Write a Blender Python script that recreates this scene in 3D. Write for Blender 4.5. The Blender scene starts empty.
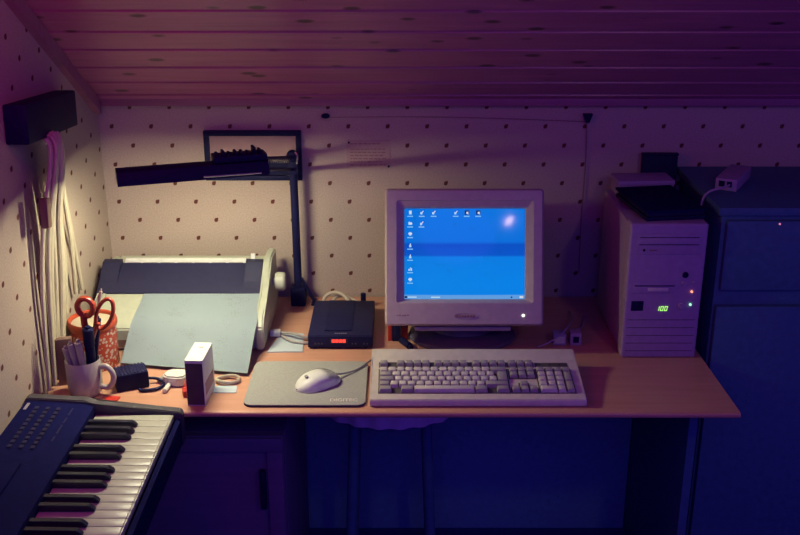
import bpy, bmesh, math, random
from mathutils import Vector, Matrix, Euler, Quaternion
random.seed(7)
R = math.radians
S = bpy.context.scene
C = S.collection

# ------------------------------------------------------------------ materials
def nodes_of(m):
    m.use_nodes = True
    nt = m.node_tree
    return nt, nt.nodes['Principled BSDF']

def mat(name, col, rough=0.5, noise=0.06, scale=60, metal=0.0, spec=0.4, emit=None, estr=0.0, bump=0.0):
    m = bpy.data.materials.new(name)
    nt, b = nodes_of(m)
    N, L = nt.nodes, nt.links
    tc = N.new('ShaderNodeTexCoord')
    nz = N.new('ShaderNodeTexNoise'); nz.inputs['Scale'].default_value = scale; nz.inputs['Detail'].default_value = 3
    L.new(tc.outputs['Object'], nz.inputs['Vector'])
    rp = N.new('ShaderNodeValToRGB')
    lo = [max(0, c * (1 - noise)) for c in col]; hi = [min(1, c * (1 + noise)) for c in col]
    rp.color_ramp.elements[0].color = (*lo, 1); rp.color_ramp.elements[1].color = (*hi, 1)
    rp.color_ramp.elements[0].position = .3; rp.color_ramp.elements[1].position = .7
    L.new(nz.outputs['Fac'], rp.inputs['Fac']); L.new(rp.outputs['Color'], b.inputs['Base Color'])
    b.inputs['Roughness'].default_value = rough
    b.inputs['Metallic'].default_value = metal
    b.inputs['Specular IOR Level'].default_value = spec
    if bump:
        bp = N.new('ShaderNodeBump'); bp.inputs['Strength'].default_value = bump; bp.inputs['Distance'].default_value = .002
        L.new(nz.outputs['Fac'], bp.inputs['Height']); L.new(bp.outputs['Normal'], b.inputs['Normal'])
    if emit:
        b.inputs['Emission Color'].default_value = (*emit, 1); b.inputs['Emission Strength'].default_value = estr
    return m

def wallpaper(name, ua, va, u0, v0, cu=.1028, su=1.0):
    """cream paper, staggered tiny red berries each with a green leaf; ua/va = position axes, (u0,v0) = one berry"""
    m = bpy.data.materials.new(name)
    nt, b = nodes_of(m); N, L = nt.nodes, nt.links
    geo = N.new('ShaderNodeNewGeometry'); sep = N.new('ShaderNodeSeparateXYZ')
    L.new(geo.outputs['Position'], sep.inputs[0])
    cv = .102
    def M(op, a, bb=None, c=None):
        n = N.new('ShaderNodeMath'); n.operation = op
        for i, x in enumerate((a, bb, c)):
            if x is None: continue
            if isinstance(x, (int, float)): n.inputs[i].default_value = x
            else: L.new(x, n.inputs[i])
        return n.outputs[0]
    U, V = sep.outputs[ua], sep.outputs[va]
    def dot(du, dv, r, sq=1.0):
        ds = []
        for k in (0, .5):
            fu = M('MULTIPLY', M('SUBTRACT', M('FRACT', M('ADD', M('DIVIDE', M('SUBTRACT', U, u0 + du), cu), .5 + k)), .5), cu)
            fv = M('MULTIPLY', M('SUBTRACT', M('FRACT', M('ADD', M('DIVIDE', M('SUBTRACT', V, v0 + dv), cv), .5 + k)), .5), cv * sq)
            fu = M('DIVIDE', fu, su)
            ds.append(M('SQRT', M('ADD', M('MULTIPLY', fu, fu), M('MULTIPLY', fv, fv))))
        d = M('MINIMUM', ds[0], ds[1])
        mr = N.new('ShaderNodeMapRange'); mr.inputs[1].default_value = r; mr.inputs[2].default_value = r * .7
        mr.inputs[3].default_value = 0; mr.inputs[4].default_value = 1
        L.new(d, mr.inputs[0]); return mr.outputs[0]
    berry = dot(0, 0, .0060, .9); leaf = dot(.003, .0035, .0034); stalk = dot(-.003, -.0035, .0022)
    nz = N.new('ShaderNodeTexNoise'); nz.inputs['Scale'].default_value = 260; nz.inputs['Detail'].default_value = 2
    L.new(geo.outputs['Position'], nz.inputs['Vector'])
    rp = N.new('ShaderNodeValToRGB')
    rp.color_ramp.elements[0].color = (.48, .37, .295, 1); rp.color_ramp.elements[1].color = (.56, .43, .345, 1)
    rp.color_ramp.elements[0].position = .35; rp.color_ramp.elements[1].position = .65
    L.new(nz.outputs['Fac'], rp.inputs['Fac'])
    c = rp.outputs['Color']
    for msk, col in ((stalk, (.12, .05, .05)), (leaf, (.10, .05, .04)), (berry, (.13, .035, .03))):
        mx = N.new('ShaderNodeMix'); mx.data_type = 'RGBA'
        L.new(msk, mx.inputs[0]); L.new(c, mx.inputs[6]); mx.inputs[7].default_value = (*col, 1); c = mx.outputs[2]
    L.new(c, b.inputs['Base Color'])
    b.inputs['Roughness'].default_value = .75; b.inputs['Specular IOR Level'].default_value = .2
    bp = N.new('ShaderNodeBump'); bp.inputs['Strength'].default_value = .15; bp.inputs['Distance'].default_value = .001
    L.new(nz.outputs['Fac'], bp.inputs['Height']); L.new(bp.outputs['Normal'], b.inputs['Normal'])
    return m

def wood(name, c0, c1, rough=.35, knots=True, stretch=(1.2, 16, 16), spec=.5, knot_col=(.05, .018, .01)):
    m = bpy.data.materials.new(name)
    nt, b = nodes_of(m); N, L = nt.nodes, nt.links
    geo = N.new('ShaderNodeNewGeometry')
    mp = N.new('ShaderNodeMapping'); mp.inputs['Scale'].default_value = stretch
    L.new(geo.outputs['Position'], mp.inputs['Vector'])
    nz = N.new('ShaderNodeTexNoise'); nz.inputs['Scale'].default_value = 3.5; nz.inputs['Detail'].default_value = 6; nz.inputs['Distortion'].default_value = .6
    L.new(mp.outputs[0], nz.inputs['Vector'])
    rp = N.new('ShaderNodeValToRGB'); rp.color_ramp.elements[0].position = .3; rp.color_ramp.elements[1].position = .7
    rp.color_ramp.elements[0].color = (*c0, 1); rp.color_ramp.elements[1].color = (*c1, 1)
    L.new(nz.outputs['Fac'], rp.inputs['Fac']); c = rp.outputs['Color']
    if knots:
        mp2 = N.new('ShaderNodeMapping'); mp2.inputs['Scale'].default_value = (6.5, 15, 15)
        L.new(geo.outputs['Position'], mp2.inputs['Vector'])
        vo = N.new('ShaderNodeTexVoronoi'); vo.inputs['Scale'].default_value = 1.25
        L.new(mp2.outputs[0], vo.inputs['Vector'])
        mr = N.new('ShaderNodeMapRange'); mr.inputs[1].default_value = .19; mr.inputs[2].default_value = .11
        mr.inputs[3].default_value = 0; mr.inputs[4].default_value = .85
        L.new(vo.outputs['Distance'], mr.inputs[0])
        mx = N.new('ShaderNodeMix'); mx.data_type = 'RGBA'
        L.new(mr.outputs[0], mx.inputs[0]); L.new(c, mx.inputs[6]); mx.inputs[7].default_value = (*knot_col, 1); c = mx.outputs[2]
    L.new(c, b.inputs['Base Color']); b.inputs['Roughness'].default_value = rough; b.inputs['Specular IOR Level'].default_value = spec
    return m

MA = {}
MA['beige'] = mat('beige_plastic', (.74, .67, .53), .42)
MA['beige2'] = mat('grey_beige_plastic', (.54, .42, .38), .45)
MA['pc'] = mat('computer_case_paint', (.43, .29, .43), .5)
MA['base_shaded'] = mat('shaded_base_plastic', (.14, .11, .16), .5)  # monitor base: the shadow under the bezel is put into this darker colour
MA['printer'] = mat('printer_plastic', (.52, .53, .40), .4)
MA['white'] = mat('white_plastic', (.78, .77, .70), .4)
MA['cream'] = mat('cream_cable', (.58, .49, .35), .5)
MA['paper'] = mat('paper_white', (.56, .63, .66), .8, .02, spec=.1)
MA['black'] = mat('black_plastic', (.009, .009, .05), .55, .15, spec=.15)
MA['deep'] = mat('under_desk_shade_blue', (.17, .40, .50), .7, .08, spec=.1)  # blue of the under-desk shade, put into a board colour
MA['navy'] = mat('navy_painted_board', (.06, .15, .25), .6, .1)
MA['smoke'] = mat('smoked_cover', (.017, .016, .05), .5, .1)
MA['modem'] = mat('dark_grey_plastic', (.011, .010, .05), .55, .15, spec=.2)
MA['piano'] = mat('charcoal_plastic', (.007, .007, .06), .85, .12, spec=.04)
MA['piano_end'] = mat('grey_plastic', (.085, .075, .085), .6, .1, spec=.15)
MA['button'] = mat('dull_button', (.035, .032, .07), .7, spec=.1)
MA['pkey'] = mat('ivory_key', (.52, .51, .41), .3)
MA['pblack'] = mat('ebony_key', (.016, .014, .035), .28, .1)
MA['keycap'] = mat('keycap_light', (.70, .64, .54), .45)
MA['keycap_grey'] = mat('keycap_grey', (.40, .36, .33), .45)
MA['key_well'] = mat('key_well', (.10, .085, .08), .6)
MA['orange'] = mat('red_orange_plastic', (.40, .05, .025), .35, .08)
MA['red'] = mat('red_plastic', (.6, .04, .03), .35)
MA['steel'] = mat('brushed_steel', (.45, .42, .40), .3, .1, metal=.8)
MA['silver'] = mat('silver_grey_marker', (.42, .37, .33), .4)
MA['pad'] = mat('mouse_mat_cloth', (.38, .37, .34), .85, .12, 400, spec=.1, bump=.2)
MA['pad_edge'] = mat('mouse_mat_rubber', (.035, .03, .05), .8)
MA['logo'] = mat('pale_print', (.75, .70, .60), .7)
MA['mug'] = mat('mug_glaze', (.46, .40, .37), .22)
MA['mat_print'] = mat('framed_print', (.50, .33, .27), .8, .12, 9)
MA['note'] = mat('pink_note_paper', (.50, .34, .29), .8, .04)
MA['ink'] = mat('faded_ink', (.33, .17, .16), .8)
MA['grey_ink'] = mat('grey_ink', (.30, .28, .30), .8)
MA['floor'] = mat('dark_carpet', (.04, .05, .24), .95, .2, 200, spec=.05)
MA['cupboard'] = wood('painted_cupboard', (.13, .10, .20), (.16, .12, .23), .5, knots=False, spec=.3)
MA['cushion'] = mat('pale_cushion_cloth', (.85, .66, .80), .9, .05, 90, spec=.1)
MA['desk'] = wood('orange_pine_desk', (.62, .30, .19), (.70, .36, .24), .38, knots=False)
MA['ceil'] = wood('varnished_pine_boards', (.42, .12, .21), (.53, .16, .28), .33)
MA['trim'] = wood('varnished_pine_trim', (.30, .11, .17), (.38, .14, .22), .38, knots=False)
MA['tube'] = mat('fluorescent_tube', (.9, .9, .85), .4, emit=(1.0, .97, .66), estr=340)
MA['reflector'] = mat('white_reflector', (.8, .8, .76), .4)
MA['led_red'] = mat('red_display', (.2, .01, .01), .3, emit=(1.0, .06, .04), estr=1.3)
MA['led_green'] = mat('green_digits', (.1, .3, .05), .3, emit=(.45, 1.0, .20), estr=1.1)
MA['led_g2'] = mat('green_lamp', (.1, .4, .2), .3, emit=(.35, 1.0, .55), estr=1.6)
MA['led_o'] = mat('orange_lamp', (.4, .1, .05), .3, emit=(1.0, .35, .2), estr=1.8)
MA['led_w'] = mat('white_lamp', (.5, .5, .5), .3, emit=(.95, 1.0, .8), estr=1.8)
MA['led_pink'] = mat('pink_lamp', (.4, .1, .2), .3, emit=(.7, .2, .35), estr=1.0)
MA['tin'] = mat('tin_red', (.50, .07, .03), .4)
MA['plum'] = mat('dark_plum', (.085, .045, .07), .6, .2, 25)
MA['brown'] = mat('brown_card', (.20, .11, .09), .7)

def tin_pattern():
    m = bpy.data.materials.new('tin_red_and_cream_print'); nt, b = nodes_of(m); N, L = nt.nodes, nt.links
    tc = N.new('ShaderNodeTexCoord'); vo = N.new('ShaderNodeTexVoronoi'); vo.inputs['Scale'].default_value = 120
    L.new(tc.outputs['Object'], vo.inputs['Vector'])
    rp = N.new('ShaderNodeValToRGB'); rp.color_ramp.interpolation = 'CONSTANT'
    rp.color_ramp.elements[0].color = (.6, .5, .4, 1); rp.color_ramp.elements[1].color = (.48, .06, .03, 1); rp.color_ramp.elements[1].position = .42
    L.new(vo.outputs['Distance'], rp.inputs['Fac']); L.new(rp.outputs['Color'], b.inputs['Base Color']); b.inputs['Roughness'].default_value = .4
    return m
MA['tin_print'] = tin_pattern()

def printed_paper():
    m = bpy.data.materials.new('printed_sheet'); nt, b = nodes_of(m); N, L = nt.nodes, nt.links
    uv = N.new('ShaderNodeUVMap'); mp = N.new('ShaderNodeMapping'); mp.inputs['Scale'].default_value = (90, 42, 1)
    L.new(uv.outputs[0], mp.inputs['Vector'])
    nz = N.new('ShaderNodeTexNoise'); nz.inputs['Scale'].default_value = 1.0; nz.inputs['Detail'].default_value = 2
    L.new(mp.outputs[0], nz.inputs['Vector'])
    big = N.new('ShaderNodeTexNoise'); big.inputs['Scale'].default_value = 4.5
    L.new(uv.outputs[0], big.inputs['Vector'])
    ad = N.new('ShaderNodeMath'); ad.operation = 'ADD'; L.new(nz.outputs['Fac'], ad.inputs[0]); L.new(big.outputs['Fac'], ad.inputs[1])
    rp = N.new('ShaderNodeValToRGB'); rp.color_ramp.elements[0].position = .60; rp.color_ramp.elements[1].position = .63
    rp.color_ramp.elements[0].color = (.56, .67, .72, 1); rp.color_ramp.elements[1].color = (.56, .67, .72, 1)
    mr = N.new('ShaderNodeMapRange'); mr.inputs[1].default_value = 1.13; mr.inputs[2].default_value = 1.22
    mr.inputs[3].default_value = 0; mr.inputs[4].default_value = .35
    L.new(ad.outputs[0], mr.inputs[0])
    mx = N.new('ShaderNodeMix'); mx.data_type = 'RGBA'
    L.new(mr.outputs[0], mx.inputs[0]); mx.inputs[6].default_value = (.56, .67, .72, 1); mx.inputs[7].default_value = (.36, .40, .43, 1)
    L.new(mx.outputs[2], b.inputs['Base Color']); b.inputs['Roughness'].default_value = .85; b.inputs['Specular IOR Level'].default_value = .1
    return m
MA['printed'] = printed_paper()

def screen_mat():
    m = bpy.data.materials.new('lit_blue_desktop_screen'); nt, b = nodes_of(m); N, L = nt.nodes, nt.links
    uv = N.new('ShaderNodeUVMap'); sep = N.new('ShaderNodeSeparateXYZ'); L.new(uv.outputs[0], sep.inputs[0])
    rp = N.new('ShaderNodeValToRGB'); rp.color_ramp.interpolation = 'LINEAR'
    stops = [(0, (.12, .36, .78)), (.052, (.12, .36, .78)), (.056, (0, .235, .83)), (.2, (0, .235, .83)), (.465, (0, .215, .80)),
             (.485, (.0, .10, .62)), (.60, (.0, .085, .58)), (.635, (0, .17, .74)), (1, (0, .185, .77))]
    e = rp.color_ramp.elements
    e[0].position, e[0].color = stops[0][0], (*stops[0][1], 1)
    e[1].position, e[1].color = stops[-1][0], (*stops[-1][1], 1)
    for p, c in stops[1:-1]:
        n = e.new(p); n.color = (*c, 1)
    L.new(sep.outputs[1], rp.inputs['Fac'])
    L.new(rp.outputs['Color'], b.inputs['Emission Color']); b.inputs['Emission Strength'].default_value = .92
    b.inputs['Base Color'].default_value = (.01, .01, .012, 1); b.inputs['Roughness'].default_value = .11; b.inputs['Specular IOR Level'].default_value = .5
    return m
MA['screen'] = screen_mat()
MA['icon_w'] = mat('icon_pale', (.1, .1, .1), .4, emit=(.45, .75, 1.0), estr=.85)
MA['icon_w2'] = mat('icon_white', (.1, .1, .1), .4, emit=(.8, .85, .95), estr=.8)
MA['icon_d'] = mat('icon_dark', (.02, .02, .02), .4, emit=(.0, .02, .2), estr=.5)
MA['icon_t'] = mat('icon_caption', (.1, .1, .1), .4, emit=(.2, .55, .95), estr=.85)

# ------------------------------------------------------------------ mesh helpers
I4 = Matrix.Identity(4)
def new(): return bmesh.new()
def box(bm, x0, x1, y0, y1, z0, z1, bev=0.0, M=None, seg=2, mi=0):
    vs = [bm.verts.new((x, y, z)) for z in (z0, z1) for y in (y0, y1) for x in (x0, x1)]
    fs = [bm.faces.new([vs[i] for i in q]) for q in ((0, 2, 3, 1), (4, 5, 7, 6), (0, 1, 5, 4), (2, 6, 7, 3), (0, 4, 6, 2), (1, 3, 7, 5))]
    for f in fs: f.material_index = mi
    allv = set(vs)
    if bev:
        es = {e for f in fs for e in f.edges}
        r = bmesh.ops.bevel(bm, geom=list(es), offset=bev, segments=seg, profile=.6, affect='EDGES')
        allv = {v for v in allv if v.is_valid} | set(r['verts'])
        for f in r['faces']: f.material_index = mi
    if M is not None: bmesh.ops.transform(bm, matrix=M, verts=list(allv))
    return allv
def prism(bm, pts, a0, a1, axis='X', mi=0):
    """extrude 2-D outline: axis X -> pts are (y,z); Y -> (x,z); Z -> (x,y)"""
    def P(p, a):
        return (a, p[0], p[1]) if axis == 'X' else (p[0], a, p[1]) if axis == 'Y' else (p[0], p[1], a)
    A = [bm.verts.new(P(p, a0)) for p in pts]; B = [bm.verts.new(P(p, a1)) for p in pts]
    n = len(pts); fs = [bm.faces.new(A[::-1]), bm.faces.new(B)]
    for i in range(n): fs.append(bm.faces.new((A[i], A[(i + 1) % n], B[(i + 1) % n], B[i])))
    for f in fs: f.material_index = mi
    return fs
def smooth_path(pts, n=8):
    pts = [Vector(p) for p in pts]; out = []
    if len(pts) < 3: return pts
    for i in range(len(pts) - 1):
        p0 = pts[max(i - 1, 0)]; p1 = pts[i]; p2 = pts[i + 1]; p3 = pts[min(i + 2, len(pts) - 1)]
        for k in range(n):
            t = k / n
            out.append(.5 * ((2 * p1) + (p2 - p0) * t + (2 * p0 - 5 * p1 + 4 * p2 - p3) * t * t + (3 * p1 - p0 - 3 * p2 + p3) * t ** 3))
    out.append(pts[-1]); return out
def tube(bm, pts, r, seg=10, sm=True, flat=1.0, closed=False, mi=0):
    P = smooth_path(pts) if sm else [Vector(p) for p in pts]
    rr = r if callable(r) else (lambda t: r)
    rings = []; up = None
    n = len(P)
    for i, p in enumerate(P):
        a = P[(i - 1) % n] if closed else P[max(i - 1, 0)]; b = P[(i + 1) % n] if closed else P[min(i + 1, n - 1)]
        d = (b - a).normalized()
        if up is None:
            up = Vector((0, 0, 1)) if abs(d.z) < .9 else Vector((1, 0, 0))
        s = d.cross(up).normalized(); up = s.cross(d).normalized()
        q = rr(i / max(1, n - 1))
        rings.append([bm.verts.new(p + s * math.cos(2 * math.pi * k / seg) * q + up * math.sin(2 * math.pi * k / seg) * q * flat) for k in range(seg)])
    m = n if closed else n - 1
    for i in range(m):
        A, B = rings[i], rings[(i + 1) % n]
        for k in range(seg):
            f = bm.faces.new((A[k], A[(k + 1) % seg], B[(k + 1) % seg], B[k])); f.material_index = mi
    if not closed:
        bm.faces.new(rings[0][::-1]).material_index = mi; bm.faces.new(rings[-1]).material_index = mi
def lathe(bm, prof, seg=32, M=None, mi=0):
    rings = []; allv = []
    for r, z in prof:
        if r < 1e-6: ring = [bm.verts.new((0, 0, z))]
        else: ring = [bm.verts.new((r * math.cos(2 * math.pi * k / seg), r * math.sin(2 * math.pi * k / seg), z)) for k in range(seg)]
        rings.append(ring); allv += ring
    for A, B in zip(rings, rings[1:]):
        for k in range(seg):
            q = [A[k % len(A)], A[(k + 1) % len(A)], B[(k + 1) % len(B)], B[k % len(B)]]
            u = []
            for v in q:
                if v not in u: u.append(v)
            if len(u) > 2: bm.faces.new(u).material_index = mi
    if M is not None: bmesh.ops.transform(bm, matrix=M, verts=allv)
def cyl(bm, r, p0, p1, seg=20, mi=0):
    p0, p1 = Vector(p0), Vector(p1); d = p1 - p0
    M = Matrix.Translation(p0) @ d.to_track_quat('Z', 'Y').to_matrix().to_4x4()
    lathe(bm, [(0, 0), (r * .9, 0), (r, r * .1), (r, d.length - r * .1), (r * .9, d.length), (0, d.length)], seg, M, mi)
def build(name, bm, m, parent=None, smooth=True, ang=35, loc=None):
    bmesh.ops.recalc_face_normals(bm, faces=bm.faces[:])
    me = bpy.data.meshes.new(name); bm.to_mesh(me); bm.free()
    for x in (m if isinstance(m, (list, tuple)) else [m]): me.materials.append(MA[x] if isinstance(x, str) else x)
    if smooth:
        for p in me.polygons: p.use_smooth = True
        try: me.set_sharp_from_angle(angle=R(ang))
        except Exception: pass
    o = bpy.data.objects.new(name, me); C.objects.link(o)
    if parent: o.parent = parent
    if loc is not None: o.location = loc
    return o
def tag(o, label, cat, group=None):
    o['label'] = label; o['category'] = cat
    if group: o['group'] = group
    return o
def thing(name, label, cat, loc=(0, 0, 0), rz=0, group=None):
    o = bpy.data.objects.new(name, None); C.objects.link(o)
    o.empty_display_size = .05; o.location = loc; o.rotation_euler = (0, 0, rz)
    return tag(o, label, cat, group)
def struct(o): o['kind'] = 'structure'; return o
def text_bm(s, size, M, extr=.0004, bold=False):
    cu = bpy.data.curves.new('t', 'FONT'); cu.body = s; cu.size = size; cu.extrude = extr; cu.align_x = 'CENTER'; cu.align_y = 'CENTER'
    if bold: cu.offset = size * .018
    ob = bpy.data.objects.new('t', cu); C.objects.link(ob)
    dg = bpy.context.evaluated_depsgraph_get(); dg.update()
    me = bpy.data.meshes.new_from_object(ob.evaluated_get(dg))
    bm = bmesh.new(); bm.from_mesh(me); bmesh.ops.transform(bm, matrix=M, verts=bm.verts[:])
    bpy.data.objects.remove(ob); bpy.data.curves.remove(cu); bpy.data.meshes.remove(me)
    return bm
def T(x, y, z): return Matrix.Translation((x, y, z))

# ------------------------------------------------------------------ the room
WY, WX, DZ = 2.60, -.785, .73
def cz(y): return 1.265 + .645 * (WY - y)
MA['wp_back'] = wallpaper('wallpaper_back', 0, 2, -.4435, 1.001)
MA['wp_left'] = wallpaper('wallpaper_left', 1, 2, 2.285, .994, .120, 1.4)
bm = new(); box(bm, WX - .06, 2.4, -.8, WY + .06, -.06, 0); struct(build('floor', bm, 'floor'))
bm = new(); box(bm, WX - .06, 2.4, WY, WY + .06, 0, 1.32); struct(build('wall_back', bm, 'wp_back'))
bm = new(); prism(bm, [(WY, 0), (WY, 1.30), (-.3, cz(-.3) + .02), (-.3, 0)], WX - .06, WX); struct(build('wall_left', bm, 'wp_left'))
# board ceiling: boards run along X, V-grooves between them
bm = new(); pts = []; y = WY - .01; seams = []
ys = [2.552, 2.486, 2.4114, 2.3306, 2.2537, 2.171] + [2.171 - .0792 * k for k in range(1, 31)]
prev = WY + .04
nrm = Vector((0, -.645, -1)).normalized()
def cp(y, d=0): v = Vector((0, y, cz(y))) - nrm * d; return (v.y, v.z)
low = [cp(prev)]
for yy in ys:
    low += [cp(yy + .0042, 0), cp(yy + .0030, .004), cp(yy + .0026, .016), cp(yy - .0026, .016), cp(yy - .0030, .004), cp(yy - .0042, 0)]
low.append(cp(ys[-1] - .06))
hi = [cp(ys[-1] - .06, .05), cp(prev, .05)]
prism(bm, low + hi, WX - .06, 2.4); struct(build('ceiling', bm, 'ceil', smooth=False))
# moulding where the boards meet the back wall, and down the left wall
bm = new(); box(bm, WX + .018, 2.4, WY - .026, WY, 1.262, 1.288, .004); struct(build('trim_1', bm, 'trim'))
bm = new()
prism(bm, [(WY - .026, cz(WY - .026) - .004), (-.3, cz(-.3) - .004), (-.3, cz(-.3) - .052), (WY - .026, cz(WY - .026) - .038)], WX, WX + .018)
struct(build('trim_2', bm, 'trim', smooth=False))

# ------------------------------------------------------------------ desk
d = thing('desk', 'long orange-brown laminate desk along the wallpapered wall', 'desk', (0, 0, 0))
bm = new(); prism(bm, [(WX + .002, 1.932), (.728, 1.926), (.714, 2.594), (WX + .002, 2.594)], DZ - .014, DZ, 'Z'); build('desktop', bm, 'desk', d)
bm = new(); tube(bm, [(WX + .002, 1.932, DZ - .007), (.728, 1.926, DZ - .007)], .007, 12, False); build('edge_band', bm, 'desk', d)
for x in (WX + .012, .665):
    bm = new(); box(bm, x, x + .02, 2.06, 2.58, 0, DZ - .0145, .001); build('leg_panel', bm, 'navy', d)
bm = new(); box(bm, WX + .034, .664, 2.565, 2.585, .0, DZ - .0145, .001); build('shade_board', bm, 'deep', d)  # added board standing in for the dark shade under the desk

# ------------------------------------------------------------------ cupboard under the desk
k = thing('cupboard', 'low cupboard with framed door under the left end of the desk', 'cupboard', (-.5, 2.25, 0))
bm = new(); box(bm, -.24, .24, -.235, .22, 0, .632, .004); build('body', bm, 'cupboard', k)
dr = build('door', (lambda b: (box(b, -.238, .238, -.255, -.2355, .06, .632, .003), b)[-1])(new()), 'cupboard', k)
bm = new()
for a in ((-.236, .236, .595, .630), (-.236, .236, .062, .10)): box(bm, a[0], a[1], -.263, -.2553, a[2], a[3], .003)
for a in ((-.236, -.20), (.20, .236)): box(bm, a[0], a[1], -.263, -.2553, .1003, .5947, .003)
build('door_frame', bm, 'cupboard', dr)
bm = new(); box(bm, .182, .196, -.272, -.2555, .45, .55, .004); build('handle', bm, 'black', dr)

# ------------------------------------------------------------------ stool with pleated cushion
s = thing('stool', 'round stool with pale pleated cushion tucked under the desk', 'stool', (-.024, 2.312, 0))
bm = new(); rings = []
SEG = 192
prof = [(.0, .655), (.14, .665), (.205, .660), (.222, .640), (.222, .615), (.215, .592), (.16, .585), (0, .585)]
for i, (r, z) in enumerate(prof):
    if r == 0: rings.append([bm.verts.new((0, 0, z))]); continue
    amp = .0035 if 1 < i < 6 else .0
    rings.append([bm.verts.new(((r + amp * math.cos(26 * 2 * math.pi * q / SEG)) * math.cos(2 * math.pi * q / SEG), (r + amp * math.cos(26 * 2 * math.pi * q / SEG)) * math.sin(2 * math.pi * q / SEG), z)) for q in range(SEG)])
for A, B in zip(rings, rings[1:]):
    for q in range(SEG):
        u = []
        for v in (A[q % len(A)], A[(q + 1) % len(A)], B[(q + 1) % len(B)], B[q % len(B)]):
            if v not in u: u.append(v)
        bm.faces.new(u)
build('cushion', bm, 'cushion', s, ang=60)
bm = new(); lathe(bm, [(0, .56), (.17, .56), (.175, .5846), (0, .5846)]); build('seat', bm, 'navy', s)
for a in range(4):
    t = R(45 + 90 * a); bm = new(); cyl(bm, .014, (.125 * math.cos(t), .125 * math.sin(t), .5595), (.155 * math.cos(t), .155 * math.sin(t), 0)); build('leg', bm, 'navy', s)

# ------------------------------------------------------------------ monitor
mo = thing('monitor', 'beige tube monitor with a lit blue desktop screen', 'monitor', (.155, 2.33, DZ))
TI = R(17.5)
BM = Matrix.Translation((-.0030, -.128, .081)) @ Matrix.Rotation(-TI, 4, 'X')      # bezel frame: x right, z up, y away
W2, HH = .1880, .325
bm = new()
def rectloop(x0, x1, z0, z1, y, r=.0, n=4):
    out = []
    for (cx, czz, a0) in ((x1 - r, z0 + r, -90), (x1 - r, z1 - r, 0), (x0 + r, z1 - r, 90), (x0 + r, z0 + r, 180)):
        for q in range(n + 1):
            a = R(a0 + 90 * q / n); out.append((cx + r * math.cos(a), y, czz + r * math.sin(a)))
    return out
def loft(bm, loops, M=None, cap0=False, cap1=False, mi=0):
    L = [[bm.verts.new(p) for p in lp] for lp in loops]
    for A, B in zip(L, L[1:]):
        n = len(A)
        for i in range(n): bm.faces.new((A[i], A[(i + 1) % n], B[(i + 1) % n], B[i])).material_index = mi
    if cap0: bm.faces.new(L[0])
    if cap1: bm.faces.new(L[-1])
    if M is not None: bmesh.ops.transform(bm, matrix=M, verts=[v for lp in L for v in lp])
sx0, sx1, sz0, sz1 = -.1396, .143, .0645, .2764     # visible picture
loft(bm, [rectloop(-W2, W2, 0, HH, .055, .008), rectloop(-W2, W2, 0, HH, .006, .008), rectloop(-W2 + .005, W2 - .005, .005, HH - .005, 0, .006),
          rectloop(-.1605, .1635, .054, .298, 0, .006), rectloop(-.158, .161, .057, .296, .004, .005),
          rectloop(-.147, .150, .0585, .2825, .008, .005), rectloop(-.1415, .145, .0625, .2780, .0165, .003)], BM)
build('bezel', bm, 'beige2', mo, ang=40)
bm = new()
loft(bm, [rectloop(-.180, .180, .006, .321, .0552, .01), rectloop(-.176, .176, .012, .315, .13, .02), rectloop(-.14, .14, .055, .28, .22, .03), rectloop(-.125, .125, .07, .265, .285, .03)], BM, True, True)
build('housing', bm, 'beige2', mo, ang=40)
# curved glass
def sc(u, v, off=0.0):
    x = sx0 - .004 + (sx1 - sx0 + .008) * u; z = sz0 - .004 + (sz1 - sz0 + .008) * v
    dx, dz = x - .0017, z - .172; Rr = .62
    return Vector((x, .0105 + (Rr - math.sqrt(Rr * Rr - dx * dx - dz * dz)) * .62 - off, z))
bm = new(); uvl = bm.loops.layers.uv.new('UVMap'); G = 24
gv = [[bm.verts.new(sc(i / G, j / G)) for i in range(G + 1)] for j in range(G + 1)]
for j in range(G):
    for i in range(G):
        f = bm.faces.new((gv[j][i], gv[j][i + 1], gv[j + 1][i + 1], gv[j + 1][i]))
        for lp, (a, b_) in zip(f.loops, ((i, j), (i + 1, j), (i + 1, j + 1), (i, j + 1))): lp[uvl].uv = (a / G, b_ / G)
bmesh.ops.transform(bm, matrix=BM, verts=bm.verts[:])
scr = build('screen', bm, 'screen', mo, ang=80); scr['label'] = 'lit blue desktop with small icons and a darker band'
CUR = [None]
def patch(u0, u1, v0, v1, mi, off=.0006, sk=0.0):
    bm = CUR[0]
    vs = [bm.verts.new(BM @ sc(u, v, off)) for u, v in ((u0, v0), (u1, v0), (u1 + sk, v1), (u0 + sk, v1))]
    bm.faces.new(vs).material_index = mi
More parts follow.
